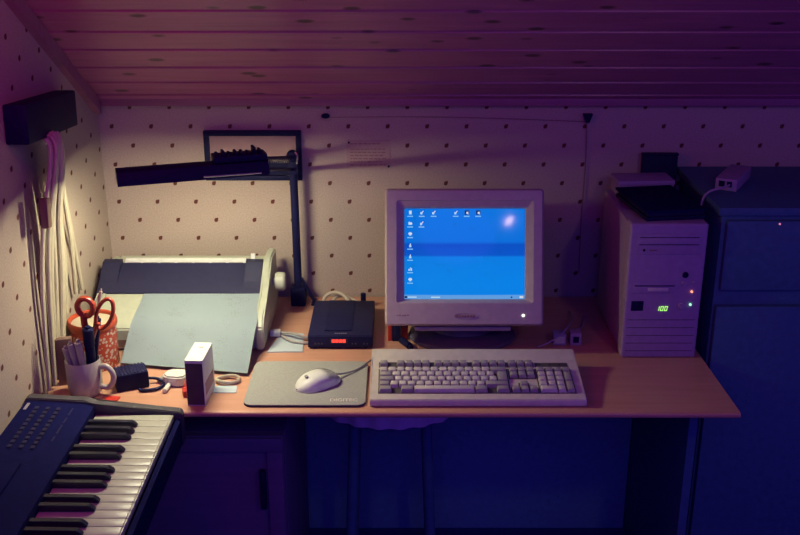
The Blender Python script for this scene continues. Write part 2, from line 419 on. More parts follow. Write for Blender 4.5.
def icon(u, v, kind):
    w, h = .026, .046
    if kind == 'doc': patch(u - .010, u + .012, v - .018, v + .024, 0); patch(u - .004, u + .006, v - .008, v + .012, 1, .0009)
    elif kind == 'tool': patch(u - .012, u + .004, v - .018, v + .006, 0); patch(u - .004, u + .004, v - .004, v + .02, 1, .0009, .012)
    elif kind == 'dark': patch(u - .017, u + .017, v - .022, v + .024, 2); patch(u - .006, u + .010, v - .012, v + .010, 1, .0009, .003); patch(u + .004, u + .015, v - .018, v - .01, 0, .0009)
    elif kind == 'folder': patch(u - .015, u + .014, v - .016, v + .012, 0); patch(u - .012, u - .001, v + .012, v + .018, 0); patch(u - .010, u + .016, v - .010, v + .004, 1, .0009)
    elif kind == 'drop': patch(u - .009, u + .009, v - .018, v + .004, 0); patch(u - .005, u + .003, v + .004, v + .022, 1, .0006, .003)
    elif kind == 'bars': patch(u - .014, u - .005, v - .018, v + .002, 1); patch(u - .002, u + .004, v - .018, v + .018, 0); patch(u + .007, u + .014, v - .018, v + .010, 1)
    elif kind == 'globe': patch(u - .008, u + .008, v - .018, v - .006, 0); patch(u - .015, u + .015, v - .006, v + .012, 1); patch(u - .009, u + .009, v + .012, v + .02, 0)
    patch(u - .024, u + .022, v - .045, v - .033, 3)
for u, v, kd in ((.055, .945, 'doc'), (.15, .945, 'tool'), (.247, .945, 'tool'), (.427, .945, 'tool'), (.517, .945, 'dark'), (.61, .945, 'dark'),
                 (.055, .83, 'folder'), (.148, .83, 'tool'), (.055, .715, 'globe'), (.055, .59, 'drop'), (.055, .47, 'drop'), (.055, .335, 'bars'), (.055, .22, 'globe')):
    CUR[0] = new(); icon(u, v, kd)
    build('desktop_icon', CUR[0], ['icon_w', 'icon_w2', 'icon_d', 'icon_t'], scr, smooth=False)
for pa in ((.01, .03, .018, .04, 2), (.035, .3, .022, .036, 0), (.882, .894, .02, .036, 2), (.955, .985, .018, .04, 1)):
    CUR[0] = new(); patch(*pa); build('taskbar_button', CUR[0], ['icon_w', 'icon_w2', 'icon_d', 'icon_t'], scr, smooth=False)
bm = new(); lathe(bm, [(0, -.0022), (.0026, -.002), (.0035, -.0005), (.0035, .004), (0, .004)], 16, BM @ T(.140, -.001, .025) @ Matrix.Rotation(R(-90), 4, 'X')); build('power_light', bm, 'led_w', mo)
bm = new()   # maker's plate: dark dash lettering on a faint oval
lathe(bm, [(0, .0), (.026, .0), (.028, -.0012), (.028, .002), (0, .002)], 40, BM @ T(.004, -.0004, .0235) @ Matrix.Diagonal((1, 1, .26, 1)) @ Matrix.Rotation(R(-90), 4, 'X'))
pl = build('name_plate', bm, 'beige2', mo)
bm = new()
for q in range(7): box(bm, -.0205 + q * .0068, -.0205 + q * .0068 + .0056, -.0022, -.0012, .0212, .0258, 0, BM)
build('lettering', bm, 'ink', pl, smooth=False)
bm = new()
for q, (w, h) in enumerate(((.004, .004), (.003, .006), (.005, .003), (.003, .006), (.004, .005))): box(bm, -.160 + q * .0062, -.160 + q * .0062 + w, -.0009, -.0001, .0245, .0245 + h * .5, 0, BM)
build('model_marking', bm, 'ink', mo, smooth=False)
bm = new()
lathe(bm, [(0, 0), (.118, 0), (.124, .006), (.122, .014), (.10, .022), (.07, .026), (.062, .05), (.075, .066), (0, .066)], 48, Matrix.Diagonal((1.08, .86, 1, 1)) @ T(0, -.01, 0)); build('swivel_base', bm, 'base_shaded', mo)
bm = new(); box(bm, -.120, .112, -.098, .06, .054, .066, .004); build('tilt_plate', bm, 'beige2', mo)

# ------------------------------------------------------------------ computer tower
pc = thing('computer_tower', 'beige mini tower computer with a green 100 display', 'computer', (.6165, 2.198, DZ))
bm = new(); box(bm, -.0875, .0875, .045, .322, .008, .328, .003); build('case', bm, 'pc', pc)
bm = new(); box(bm, -.0890, .0890, .0, .0445, .0, .336, .006, seg=3); build('front_panel', bm, 'pc', pc)
fp = pc.children[-1]
# front coordinates: x from left edge in fraction, z height
def fx(f): return -.089 + .178 * f
def onfront(name, f0, f1, z0, z1, dep, m, parent=pc, bev=.001):
    b = new(); box(b, fx(f0), fx(f1), -dep, -.0001, z0, z1, bev); return build(name, b, m, parent)
od = onfront('optical_drive', .09, .92, .262, .312, .0022, 'pc')
b = new(); box(b, fx(.12), fx(.89), -.0038, -.0023, .288, .302, .0006); build('tray', b, 'pc', od)
b = new(); box(b, fx(.12), fx(.89), -.0030, -.0023, .2855, .2870, 0); box(b, fx(.12), fx(.89), -.0030, -.0023, .3035, .3048, 0); build('tray_gap', b, 'black', od)
b = new(); cyl(b, .0032, (fx(.19), -.0022, .273), (fx(.19), -.003, .273)); build('headphone_jack', b, 'black', od)
b = new(); box(b, fx(.26), fx(.36), -.003, -.0023, .2715, .2745, 0); build('marking', b, 'ink', od)
b = new(); box(b, fx(.80), fx(.87), -.0035, -.0023, .270, .276, .0005); build('eject_button', b, 'pc', od)
fd = onfront('floppy_drive', .08, .66, .166, .192, .0022, 'pc')
b = new(); box(b, fx(.11), fx(.63), -.0030, -.0023, .184, .1865, 0); build('disk_slot', b, 'black', fd)
b = new(); box(b, fx(.28), fx(.55), -.0036, -.0023, .172, .180, .0005); build('disk_flap', b, 'beige', fd)
b = new(); box(b, fx(.56), fx(.63), -.0036, -.0023, .169, .175, .0005); build('eject_button', b, 'pc', fd)
b = new(); cyl(b, .0072, (fx(.76), 0, .212), (fx(.76), -.003, .212), 24); build('key_lock', b, 'black', pc)
b = new(); cyl(b, .006, (fx(.75), 0, .190), (fx(.75), -.004, .190), 24); build('reset_button', b, 'pc', pc)
b = new(); cyl(b, .004, (fx(.88), 0, .192), (fx(.88), -.003, .192), 20); build('turbo_button', b, 'pc', pc)
b = new(); cyl(b, .0025, (fx(.863), 0, .1705), (fx(.863), -.0035, .1705), 16); build('indicator_light', b, 'led_o', pc)['label'] = 'orange disk indicator light'
b = new(); cyl(b, .0026, (fx(.862), 0, .138), (fx(.862), -.0035, .138), 16); build('indicator_light', b, 'led_g2', pc)['label'] = 'green power indicator light'
b = new(); cyl(b, .0085, (fx(.75), 0, .134), (fx(.75), -.004, .134), 28); build('power_button', b, 'pc', pc)
onfront('badge', .085, .245, .122, .1465, .0016, 'black')
b = new(); zc_, hh_, ww_ = .1335, .0115, .0070   # 100 in seven-segment digits
def seg7(b, x, on):
    t = .0016; sh = Matrix.Identity(4); sh[0][2] = .16
    P = {'a': (x, x + ww_, hh_ - t, hh_), 'g': (x, x + ww_, hh_ / 2 - t / 2, hh_ / 2 + t / 2), 'd': (x, x + ww_, 0, t),
         'f': (x, x + t, hh_ / 2 + .0004, hh_ - .0004), 'e': (x, x + t, .0004, hh_ / 2 - .0004), 'b': (x + ww_ - t, x + ww_, hh_ / 2 + .0004, hh_ - .0004), 'c': (x + ww_ - t, x + ww_, .0004, hh_ / 2 - .0004)}
    for s_ in on:
        x0, x1, z0, z1 = P[s_]; box(b, x0, x1, -.0012, -.0002, z0, z1, 0, T(fx(.44), 0, zc_ - hh_ / 2 - .006) @ sh)
seg7(b, -.0042, 'bc'); seg7(b, .0052, 'abcdef'); seg7(b, .0146, 'abcdef')
build('digit_display', b, 'led_green', pc, smooth=False)['label'] = 'green digits reading 100'
b = new()
for z in (.018, .038, .058, .078, .098): box(b, fx(.05), fx(.95), -.0006, -.0001, z, z + .0012, 0)
build('panel_grooves', b, 'key_well', pc, smooth=False)
# things on the tower
t = thing('folder', 'dark thin folder lying on top of the computer tower', 'folder', (.622, 2.328, DZ + .3365), R(8))
b = new(); box(b, -.072, .072, -.105, .105, 0, .009, .002); build('cover', b, 'black', t)
b = new(); box(b, -.068, .068, -.101, .101, .0092, .018, .001); build('pages', b, 'modem', t)
b = new(); box(b, -.074, .070, -.105, .105, .0182, .0245, .002); build('cover', b, 'piano', t)
t = thing('small_box', 'pale flat box at the back of the tower top behind the folder', 'box', (.615, 2.485, DZ + .3285), R(3))
b = new(); box(b, -.07, .07, -.04, .04, 0, .03, .003); build('box_base', b, 'pc', t)
b = new(); box(b, -.072, .072, -.042, .042, .0302, .042, .003); build('box_lid', b, 'pc', t)

# ------------------------------------------------------------------ dark cabinet at the right and what is on it
cb = thing('cabinet', 'tall dark cabinet in the shadows to the right of the desk', 'cabinet', (1.10, 2.40, 0))
b = new(); box(b, -.36, .36, -.18, .19, .04, 1.08, .004); build('body', b, 'navy', cb)
b = new(); box(b, -.37, .37, -.19, .195, 1.0805, 1.10, .004); build('top_board', b, 'navy', cb)
b = new(); box(b, -.35, .35, -.16, .18, 0, .0395, .002); build('plinth', b, 'navy', cb)
for x0, x1 in ((-.355, -.003), (.003, .355)):
    b = new(); box(b, x0, x1, -.199, -.1805, .06, .86, .003); dd = build('door', b, 'navy', cb)
    b = new(); hx = -.03 if x0 < 0 else .018; box(b, hx, hx + .012, -.212, -.1992, .42, .54, .003); build('handle', b, 'modem', dd)
b = new(); box(b, -.35, .35, -.196, -.1805, .90, 1.07, .004); hf = build('stereo_front', b, 'navy', cb)
b = new(); cyl(b, .0022, (-.232, -.196, 1.064 - .0), (-.232, -.1985, 1.064), 12); build('indicator_light', b, 'led_pink', hf)['label'] = 'small pink indicator light'
hb = thing('board', 'tall dark board leaning on the wall behind the computer tower', 'board', (.678, 2.55, DZ))
b = new(); box(b, -.046, .046, -.006, .012, .0, .405, .003, Matrix.Rotation(R(-3.2), 4, 'X')); build('panel', b, 'black', hb)
b = new(); box(b, -.0475, .0475, -.0075, .0135, .4052, .411, .002, Matrix.Rotation(R(-3.2), 4, 'X')); build('edge_strip', b, 'black', hb)
wb = thing('modem_box', 'small white box with dark sockets on the dark cabinet at right', 'modem', (.812, 2.40, 1.1005), R(-30))
b = new(); box(b, -.026, .026, -.055, .10, 0, .030, .004); build('body', b, 'pc', wb)
b = new(); box(b, -.017, -.003, -.0562, -.0552, .010, .024, 0); box(b, .002, .014, -.0562, -.0552, .010, .024, 0); build('socket', b, 'black', wb)
b = new(); tube(b, [(.789, 2.340, 1.118), (.762, 2.325, 1.114), (.738, 2.322, 1.108), (.723, 2.32, 1.09), (.718, 2.32, 1.05), (.716, 2.32, 1.0), (.716, 2.32, .95)], .0028, 8)
cbl = tag(build('cable', b, 'pc'), 'thin pale cable drooping from the white box on the cabinet', 'cable')
b = new(); box(b, .712, .722, 2.314, 2.326, 1.022, 1.038, .002); build('plug', b, 'pc', cbl)

# ------------------------------------------------------------------ keyboard
kb = thing('keyboard', 'beige full-size computer keyboard in front of the monitor', 'keyboard', (.169, 1.95, DZ))
KT = Matrix.Rotation(R(6.8), 4, 'X')
KW = .2345
bm = new(); prism(bm, [(0.0, 0.0), (-.003, .006), (0, .0165), (.006, .0185), (.165, .0185), (.19, .026), (.2, .024), (.2, 0)], -KW, KW)
bmesh.ops.bevel(bm, geom=[e for e in bm.edges], offset=.0018, segments=2, affect='EDGES'); bmesh.ops.transform(bm, matrix=KT, verts=bm.verts[:])
build('case', bm, 'beige', kb)
u = .01905; X0 = -KW + .0195; Y0 = .024
def area(x, y, w, h): return (X0 + x * u, X0 + (x + w) * u, Y0 + y * u, Y0 + (y + h) * u)
bm = new()
for a in (area(-.1, -.1, 15.2, 5.2), area(15.15, 2.9, 3.2, 2.2), area(15.15, -.1, 3.2, 1.2), area(16.15, .9, 1.2, 1.2), area(18.4, -.1, 4.2, 5.2), area(-.1, 5.4, 15.2, 1.15), area(15.15, 5.4, 3.2, 1.15)):
    box(bm, a[0], a[1], a[2], a[3], .0187, .0192, 0, KT)
build('key_bed', bm, 'key_well', kb, smooth=False)
def keycap(x, y, w, h, m):
    x0, x1, y0, y1 = area(x, y, w, h); g = .0007; t = .0026
    b = new()
    L = [[b.verts.new(p) for p in ((x0 + i, y0 + i, z), (x1 - i, y0 + i, z), (x1 - i, y1 - j, z), (x0 + i, y1 - j, z))] for i, j, z in ((g, g, .0194), (g + .0003, g + .0003, .022), (t, .0022, .0275), (t + .0008, .0034, .0281))]
    for A, B in zip(L, L[1:]):
        for q in range(4): b.faces.new((A[q], A[(q + 1) % 4], B[(q + 1) % 4], B[q]))
    b.faces.new(L[-1]); b.faces.new(L[0][::-1])
    bmesh.ops.transform(b, matrix=KT, verts=b.verts[:])
    return build('key', b, m, kb, ang=50)
KL, KG = 'keycap', 'keycap_grey'
for x, w, m in ((0, 1.5, KG), (2.5, 1.5, KG), (4, 7, KL), (11, 1.5, KG), (13.5, 1.5, KG)): keycap(x, 0, w, 1, m)
keycap(0, 1, 1.25, 1, KG)
for q in range(11): keycap(1.25 + q, 1, 1, 1, KL)
keycap(12.25, 1, 2.75, 1, KG)
keycap(0, 2, 1.75, 1, KG)
for q in range(12): keycap(1.75 + q, 2, 1, 1, KL)
keycap(0, 3, 1.5, 1, KG)
for q in range(12): keycap(1.5 + q, 3, 1, 1, KL)
keycap(13.75, 2, 1.25, 2, KG)
for q in range(13): keycap(q, 4, 1, 1, KL)
keycap(13, 4, 2, 1, KG)
for x, m in [(0, KG)] + [(2 + q, KG) for q in range(4)] + [(6.5 + q, KG) for q in range(4)] + [(11 + q, KG) for q in range(4)] + [(15.25 + q, KG) for q in range(3)]: keycap(x, 5.5, 1, 1, m)
for q in range(3):
    keycap(15.25 + q, 4, 1, 1, KG); keycap(15.25 + q, 3, 1, 1, KG); keycap(15.25 + q, 0, 1, 1, KG)
keycap(16.25, 1, 1, 1, KG)
for q in range(4): keycap(18.5 + q, 4, 1, 1, KG)
for j in (1, 2, 3):
    for q in range(3): keycap(18.5 + q, j, 1, 1, KL)
keycap(18.5, 0, 2, 1, KL); keycap(20.5, 0, 1, 1, KL); keycap(21.5, 0, 1, 2, KG); keycap(21.5, 2, 1, 2, KG)
a = area(18.5, 5.6, 3.9, .8); bm = new(); box(bm, a[0], a[1], a[2], a[3], .0187, .0197, .0003, KT); ip = build('status_panel', bm, 'key_well', kb)
for q in range(3):
    bm = new(); cyl(bm, .0018, KT @ Vector((a[0] + .012 + q * .022, a[2] + .008, .0197)), KT @ Vector((a[0] + .012 + q * .022, a[2] + .008, .0203)), 12); build('indicator_light', bm, 'piano', ip)
for x in (-.19, .17):
    bm = new(); box(bm, x, x + .03, .178, .188, 0.0005, .0215, .001); build('riser_foot', bm, 'beige', kb)
bm = new(); tube(bm, [(-.058, 2.1595, .752), (-.056, 2.19, .744), (-.040, 2.222, .738), (-.010, 2.236, .734), (.014, 2.222, .7328), (.026, 2.19, .7328), (.03, 2.165, .7328)], .0024, 8)
tag(build('cable', bm, 'beige'), 'pale keyboard cable looping on the desk under the monitor edge', 'cable')

# ------------------------------------------------------------------ mouse mat and mouse
mp_ = thing('mouse_mat', 'grey rounded mouse mat left of the keyboard', 'mouse mat', (-.2075, 2.056, DZ))
def rr_poly(w, h, r, n=8):
    out = []
    for cx, cy, a0 in ((w - r, -h + r, -90), (w - r, h - r, 0), (-w + r, h - r, 90), (-w + r, -h + r, 180)):
        for q in range(n + 1):
            t = R(a0 + 90 * q / n); out.append((cx + r * math.cos(t), cy + r * math.sin(t)))
    return out
bm = new(); prism(bm, rr_poly(.1325, .110, .02), 0.0003, .0045, 'Z'); build('rubber_base', bm, 'pad_edge', mp_, smooth=False)
bm = new(); prism(bm, rr_poly(.1322, .1097, .02), .0046, .0062, 'Z'); build('cloth_top', bm, 'pad', mp_, smooth=False)
bm = text_bm('DIGITEC', .014, T(.085, -.088, .0064) @ Matrix.Diagonal((1.15, 1.3, 1, 1)), .0002, True); build('logo', bm, 'logo', mp_, smooth=False)

ms = thing('mouse', 'white rounded two-button mouse on the grey mat', 'mouse', (-.184, 2.044, DZ + .0066), R(36))
def hull(b, s0, s1, off, a0=0, a1=180, closed=True, ns=18, na=18):
    """mouse along +X, length .112"""
    L = []
    for i in range(ns + 1):
        s = s0 + (s1 - s0) * i / ns
        e = max(0, 1 - abs(2 * s - 1) ** 2.6) ** .5
        w = .0335 * (e * (1 - .10 * s)); h = .031 * (max(0, 1 - abs(2 * s ** 1.15 - .92) ** 2.4 / 1.25)) ** .6 * (.25 + .75 * e)
        row = []
        for q in range(na + 1):
            t = R(a0 + (a1 - a0) * q / na); c_, s_ = math.cos(t), math.sin(t)
            row.append(Vector((-.056 + .112 * s, math.copysign(abs(c_) ** .65, c_) * (w + off), abs(s_) ** .8 * (h + off))))
        L.append(row)
    V = [[b.verts.new(p) for p in r_] for r_ in L]
    for i in range(ns):
        for q in range(na): b.faces.new((V[i][q], V[i][q + 1], V[i + 1][q + 1], V[i + 1][q]))
    if closed:
        for i in range(ns): b.faces.new((V[i][0], V[i + 1][0], V[i + 1][na], V[i][na]))
    return V
bm = new(); hull(bm, .002, .998, 0); bmesh.ops.remove_doubles(bm, verts=bm.verts[:], dist=1e-5); build('body', bm, 'white', ms, ang=60)
for a0, a1 in ((32, 88), (92, 148)):
    bm = new(); hull(bm, .60, .955, .0011, a0, a1, False)
    r = bmesh.ops.solidify(bm, geom=bm.faces[:], thickness=.0008); build('button', bm, 'white', ms, ang=60)
bm = new(); lathe(bm, [(0, .0007), (.0035, .0006), (.004, -.002), (0, -.002)], 20, T(-.030, 0, .0288) @ Matrix.Rotation(R(-14), 4, 'Y') @ Matrix.Diagonal((1, 1.4, 1, 1))); build('emblem', bm, 'grey_ink', ms)
bm = new(); tube(bm, [(.050, 0, .012), (.072, .002, .006), (.11, .008, .003), (.165, .03, .003), (.20, .05, -.003)], .0022, 8); build('cable', bm, 'grey_ink', ms)

# ------------------------------------------------------------------ modem
md = thing('modem', 'black modem with a red digital display beside the monitor', 'modem', (-.1455, 2.36, DZ))
bm = new(); box(bm, -.079, .079, -.112, .117, .004, .036, .003); build('case', bm, 'modem', md)
bm = new(); box(bm, -.040, .028, -.085, .112, .0362, .0385, .001); build('top_panel', bm, 'black', md)
bm = new(); box(bm, -.077, .077, -.1155, -.1122, .006, .0345, .001); fp2 = build('front_panel', bm, 'black', md)
bm = new()
for q in range(4): box(bm, -.0205 + q * .0088, -.0205 + q * .0088 + .0075, -.1168, -.1157, .019, .0275, .0004)
build('digit_display', bm, 'led_red', fp2)['label'] = 'glowing red display digits'
bm = new(); box(bm, -.0245, .0185, -.1163, -.1157, .0165, .030, 0)
build('display_window', bm, 'smoke', fp2, smooth=False)
bm = new()
for x in (-.062, -.054, -.046, .028, .036, .056, .064): box(bm, x, x + .0035, -.1162, -.1157, .014, .018, 0)
build('marking', bm, 'piano_end', fp2, smooth=False)
bm = new()
for x in (-.014, -.009, -.004, .001, .006, .011): box(bm, x, x + .004, -.1005, -.0985, .0362, .0368, 0)
build('marking', bm, 'silver', md, smooth=False)
for x in (-.07, .055):
    for y in (-.1, .1):
        bm = new(); cyl(bm, .006, (x + .007, y, 0), (x + .007, y, .0042), 12); build('foot', bm, 'black', md)
tag(build('cable', (lambda b: (tube(b, [(-.225, 2.30, .735), (-.24, 2.295, .742), (-.262, 2.30, .748), (-.285, 2.318, .7425), (-.305, 2.32, .7425)], .0035, 8), tube(b, [(-.225, 2.275, .734), (-.245, 2.272, .736), (-.27, 2.28, .738), (-.295, 2.307, .7405)], .003, 8), b)[-1])(new()), 'silver'), 'grey twin cable with a white plug beside the modem', 'cable')
bm = new(); box(bm, -.013, .013, -.008, .008, 0, .016, .003, T(-.312, 2.318, .7345)); build('plug', bm, 'white', bpy.data.objects[[o.name for o in C.objects if o.name.startswith('cable')][-1]])
bm = new(); prism(bm, [(-.322, 2.226), (-.236, 2.228), (-.242, 2.335), (-.298, 2.345)], DZ + .0003, DZ + .003, 'Z'); tag(build('card', bm, 'paper', smooth=False), 'white card lying on the desk between printer and modem', 'card')
b = new()
tube(b, [(-.21, 2.50, .737), (-.20, 2.525, .758), (-.175, 2.53, .768), (-.15, 2.52, .762), (-.13, 2.50, .745)], .005, 8)
tube(b, [(-.19, 2.515, .735), (-.17, 2.54, .752), (-.14, 2.535, .752), (-.10, 2.51, .737)], .0045, 8)
wc = tag(build('cable', b, 'cream'), 'white looped cable behind the black modem', 'cable')
b = new(); cyl(b, .007, (-.098, 2.505, .73), (-.098, 2.505, .775)); tag(build('plug', b, 'black'), 'small black plug standing behind the right side of the modem', 'plug')

# red and black bits left of the monitor foot
rd = thing('power_adapter', 'red and black plug block under the left edge of the monitor', 'adapter', (-.010, 2.315, DZ))
b = new(); box(b, -.020, -.010, -.02, .012, 0, .05, .002); build('red_side', b, 'red', rd)
b = new(); box(b, -.0098, .012, -.022, .012, 0, .052, .003); build('body', b, 'black', rd)
b = new(); box(b, .0122, .030, -.010, .010, 0, .034, .004); build('plug', b, 'red', rd)
pn = tag(build('pen', (lambda b: (cyl(b, .0085, (.004, 2.282, .7389), (.024, 2.244, .7389)), b)[-1])(new()), 'black'), 'short black marker lying in front of the red plug block', 'pen')
b = new(); cyl(b, .006, (.0247, 2.2427, .7389), (.028, 2.236, .7389)); build('tip', b, 'black', pn)
# small boxes right of the monitor
sb = thing('plug_block', 'small pale block on the desk behind the keyboard right end', 'block', (.40, 2.28, DZ))
b = new(); box(b, -.024, .008, -.012, .02, 0, .03, .003); build('body', b, 'pc', sb)
sb2 = thing('power_plug', 'small pale plug beside the pale block behind the keyboard', 'plug', (.433, 2.28, DZ))
b = new(); box(b, -.015, .013, -.012, .02, 0, .032, .003); build('body', b, 'pc', sb2)
b = new(); tube(b, [(0, .0202, .016), (.006, .04, .018), (.03, .08, .01), (.05, .16, .006)], .003, 8); build('cable', b, 'pc', sb2)
for o, l in ((sb, 'front face'), ): 
    b = new(); box(b, -.020, .004, -.0132, -.0122, .006, .024, 0); build('label_plate', b, 'beige', o)
b = new(); box(b, -.008, .006, -.0132, -.0122, .008, .024, 0); build('socket', b, 'black', sb2)
b = new(); tube(b, [(.335, 2.252, .7335), (.36, 2.256, .742), (.39, 2.262, .760), (.415, 2.30, .7655), (.44, 2.38, .75), (.45, 2.48, .7345)], .0022, 8)
tag(build('cable', b, 'pc'), 'thin cable crossing over the pale block right of the monitor', 'cable')

# ------------------------------------------------------------------ printer
pr_ = thing('printer', 'cream dot-matrix printer with a dark smoked cover', 'printer', (-.545, 2.37, DZ))
def PY(y): return y - 2.37
prof = [(2.238, 0.004), (2.235, .058), (2.248, .072), (2.36, .100), (2.45, .142), (2.535, .142), (2.54, .004)]
bm = new(); prism(bm, [(PY(a), b) for a, b in prof], -.195, .195); bmesh.ops.bevel(bm, geom=[e for e in bm.edges], offset=.003, segments=2, affect='EDGES'); build('body', bm, 'printer', pr_)
side = [(2.232, .004), (2.230, .062), (2.247, .080), (2.355, .112), (2.43, .162), (2.455, .168), (2.535, .164), (2.545, .004)]
low_side = [(2.234, .004), (2.233, .058), (2.247, .072), (2.358, .099), (2.45, .141), (2.535, .141), (2.54, .004)]
for a0, a1 in ((.1955, .216), (-.214, -.1955)):
    bm = new(); sp = side if a0 > 0 else low_side
    prism(bm, [(PY(a), b) for a, b in sp], a0, a1); bmesh.ops.bevel(bm, geom=[e for e in bm.edges], offset=.004, segments=2, affect='EDGES'); build('side_panel', bm, 'printer', pr_)
bm = new(); prism(bm, [(PY(2.358), .1015), (PY(2.358), .1045), (PY(2.445), .153), (PY(2.452), .1425)], -.216, .193); cv = build('smoked_cover', bm, 'smoke', pr_, smooth=False)
for x0, x1 in ((-.216, -.170), (.15, .193)):
    bm = new(); prism(bm, [(PY(2.375), .114), (PY(2.39), .1235), (PY(2.435), .158), (PY(2.455), .160), (PY(2.455), .1432), (PY(2.447), .1535)], x0, x1); build('shoulder', bm, 'smoke', cv, smooth=False)
bm = new(); prism(bm, [(PY(2.452), .1432), (PY(2.452), .1575), (PY(2.462), .160), (PY(2.47), .158), (PY(2.47), .1432)], -.163, .148)
tb = build('tear_bar', bm, 'white', pr_, smooth=False)
bm = new()
for q in range(7):
    x = -.16 + q * .044; box(bm, x, x + .036, PY(2.4495), PY(2.4518), .1465, .1525, 0)
build('feed_teeth', bm, 'silver', tb, smooth=False)
bm = new(); box(bm, .160, .172, PY(2.456), PY(2.466), .1432, .172, .002); build('release_lever', bm, 'white', pr_)
kn = new(); Mk = T(.2165, PY(2.43), .108) @ Matrix.Rotation(R(90), 4, 'Y')
lathe(kn, [(0, 0), (.010, 0), (.010, .006), (.022, .008), (.024, .014), (.024, .03), (.021, .034), (0, .034)], 14, Mk)
build('platen_knob', kn, 'printer', pr_)
bm = new(); box(bm, -.17, .10, PY(2.2337), PY(2.2348), .012, .03, 0); build('tray_slot', bm, 'brown', pr_, smooth=False)
bm = new(); box(bm, -.17, -.145, PY(2.2325), PY(2.2345), .040, .046, 0); build('marking', bm, 'silver', pr_, smooth=False)
for x in (-.18, .18):
    for y in (2.26, 2.51):
        bm = new(); cyl(bm, .009, (x, PY(y), 0), (x, PY(y), .0045), 12); build('foot', bm, 'black', pr_)
# cover sheet: printed paper running from the cover over the front edge down to the desk
bm = new(); uvl = bm.loops.layers.uv.new('UVMap')
prof_p = smooth_path([(2.352, .8345), (2.30, .8215), (2.258, .8115), (2.236, .803), (2.208, .788), (2.168, .763), (2.120, .7395)], 6)
NV = len(prof_p) - 1; NU = 16; gv = []
for j, p in enumerate(prof_p):
    v = j / NV; row = []
    xl = -.640 + (-.016) * v ** 1.0; xr = -.338 + (-.012) * v
    for i in range(NU + 1):
        w = i / NU; x = xl + (xr - xl) * w
        y = p[0] - (.055 * w - .030) * v ** 1.5; z = p[1] + .004 * math.sin(w * 3.1) * v * (1 - v)
        row.append(bm.verts.new((x, y, z)))
    gv.append(row)
for j in range(NV):
    for i in range(NU):
        f = bm.faces.new((gv[j][i], gv[j + 1][i], gv[j + 1][i + 1], gv[j][i + 1]))
        for lp, (a, c) in zip(f.loops, ((i, j), (i, j + 1), (i + 1, j + 1), (i + 1, j))): lp[uvl].uv = (a / NU, 1 - c / NV)
bmesh.ops.solidify(bm, geom=bm.faces[:], thickness=.0006)
tag(build('paper_sheet', bm, 'printed', ang=70), 'bright white sheet of faintly printed paper hanging from the printer', 'paper')

# ------------------------------------------------------------------ desk lamp
lp_ = thing('desk_lamp', 'black fluorescent desk lamp with long horizontal head on a post', 'lamp', (-.274, 2.54, DZ))
LO = Vector((-.274, 2.54, DZ))
bm = new(); box(bm, -.020, .020, -.018, .022, 0, .052, .004); build('clamp_base', bm, 'black', lp_)
bm = new(); cyl(bm, .0105, (0, 0, .0522), (-.002, 0, .405)); build('post', bm, 'black', lp_)
bm = new(); tube(bm, [(.009, 0, .075), (.045, -.004, .006)], .005, 8, False); box(bm, .034, .058, -.014, .006, 0, .007, .002); build('brace', bm, 'black', lp_)
A = Vector((-.598, 2.080, 1.209)) - LO; B = Vector((-.299, 2.180, 1.213)) - LO
dv = (B - A); HL = dv.length
HM = Matrix.Translation(A) @ Matrix.Rotation(math.atan2(dv.y, dv.x), 4, 'Z')     # x along the head, y across, z up
def trough(o, t):
    w, h = .032 - o, .016 - o
    return [(-w, -.015), (-w * .93, .002), (-w * .7, h * .8), (-w * .3, h), (w * .3, h), (w * .7, h * .8), (w * .93, .002), (w, -.013)]
ou = trough(0, 0); inn = trough(.0018, 0)
def shell(bm, o1, o2, x0, x1):
    n = len(o1)
    a = [bm.verts.new((x0, p[0], p[1])) for p in o1]; b = [bm.verts.new((x1, p[0], p[1])) for p in o1]
    c = [bm.verts.new((x0, p[0], p[1])) for p in o2]; e = [bm.verts.new((x1, p[0], p[1])) for p in o2]
    for i in range(n - 1):
        bm.faces.new((a[i], a[i + 1], b[i + 1], b[i])); bm.faces.new((c[i], e[i], e[i + 1], c[i + 1]))
        bm.faces.new((a[i], c[i], c[i + 1], a[i + 1])); bm.faces.new((b[i], b[i + 1], e[i + 1], e[i]))
    for i in (0, n - 1): bm.faces.new((a[i], b[i], e[i], c[i]))
bm = new(); shell(bm, ou, inn, 0.0, HL); bmesh.ops.transform(bm, matrix=HM, verts=bm.verts[:]); sh = build('lamp_shade', bm, 'black', lp_, ang=30)
bm = new(); shell(bm, trough(.0020, 0), trough(.0028, 0), 0.004, HL - .004); bmesh.ops.transform(bm, matrix=HM, verts=bm.verts[:]); build('reflector', bm, 'reflector', sh, ang=30)
for x0, x1, sk in ((-.004, 0.0, 0), (HL, HL + .004, 0)):
    bm = new(); prism(bm, ou, x0, x1); bmesh.ops.transform(bm, matrix=HM, verts=bm.verts[:]); build('end_cap', bm, 'black', sh, smooth=False)
bm = new(); cyl(bm, .0080, HM @ Vector((.035, 0, -.0045)), HM @ Vector((.222, 0, -.0045)), 16); build('lamp_tube', bm, 'tube', lp_)
bm = new(); box(bm, .2225, .250, -.010, .010, -.012, .006, .002, HM); build('tube_holder', bm, 'white', lp_)
bm = new(); box(bm, .006, .0345, -.009, .009, -.012, .003, .002, HM); build('tube_holder', bm, 'white', lp_)
bm = new(); box(bm, HL - .115, HL + .002, -.024, .024, .0165, .030, .003, HM)
for q in range(8):
    x = HL - .108 + q * .0135; box(bm, x, x + .006, -.018, .018, .0302, (.034, .038, .033, .036, .035, .033, .043, .036)[q], .001, HM)
build('ballast_housing', bm, 'black', lp_)
bm = new(); tube(bm, [(HM @ Vector((HL - .14, -.0335, -.008))), (HM @ Vector((HL - .015, -.0345, -.009)))], .002, 6, False); build('rim_trim', bm, 'steel', lp_)
bm = new()
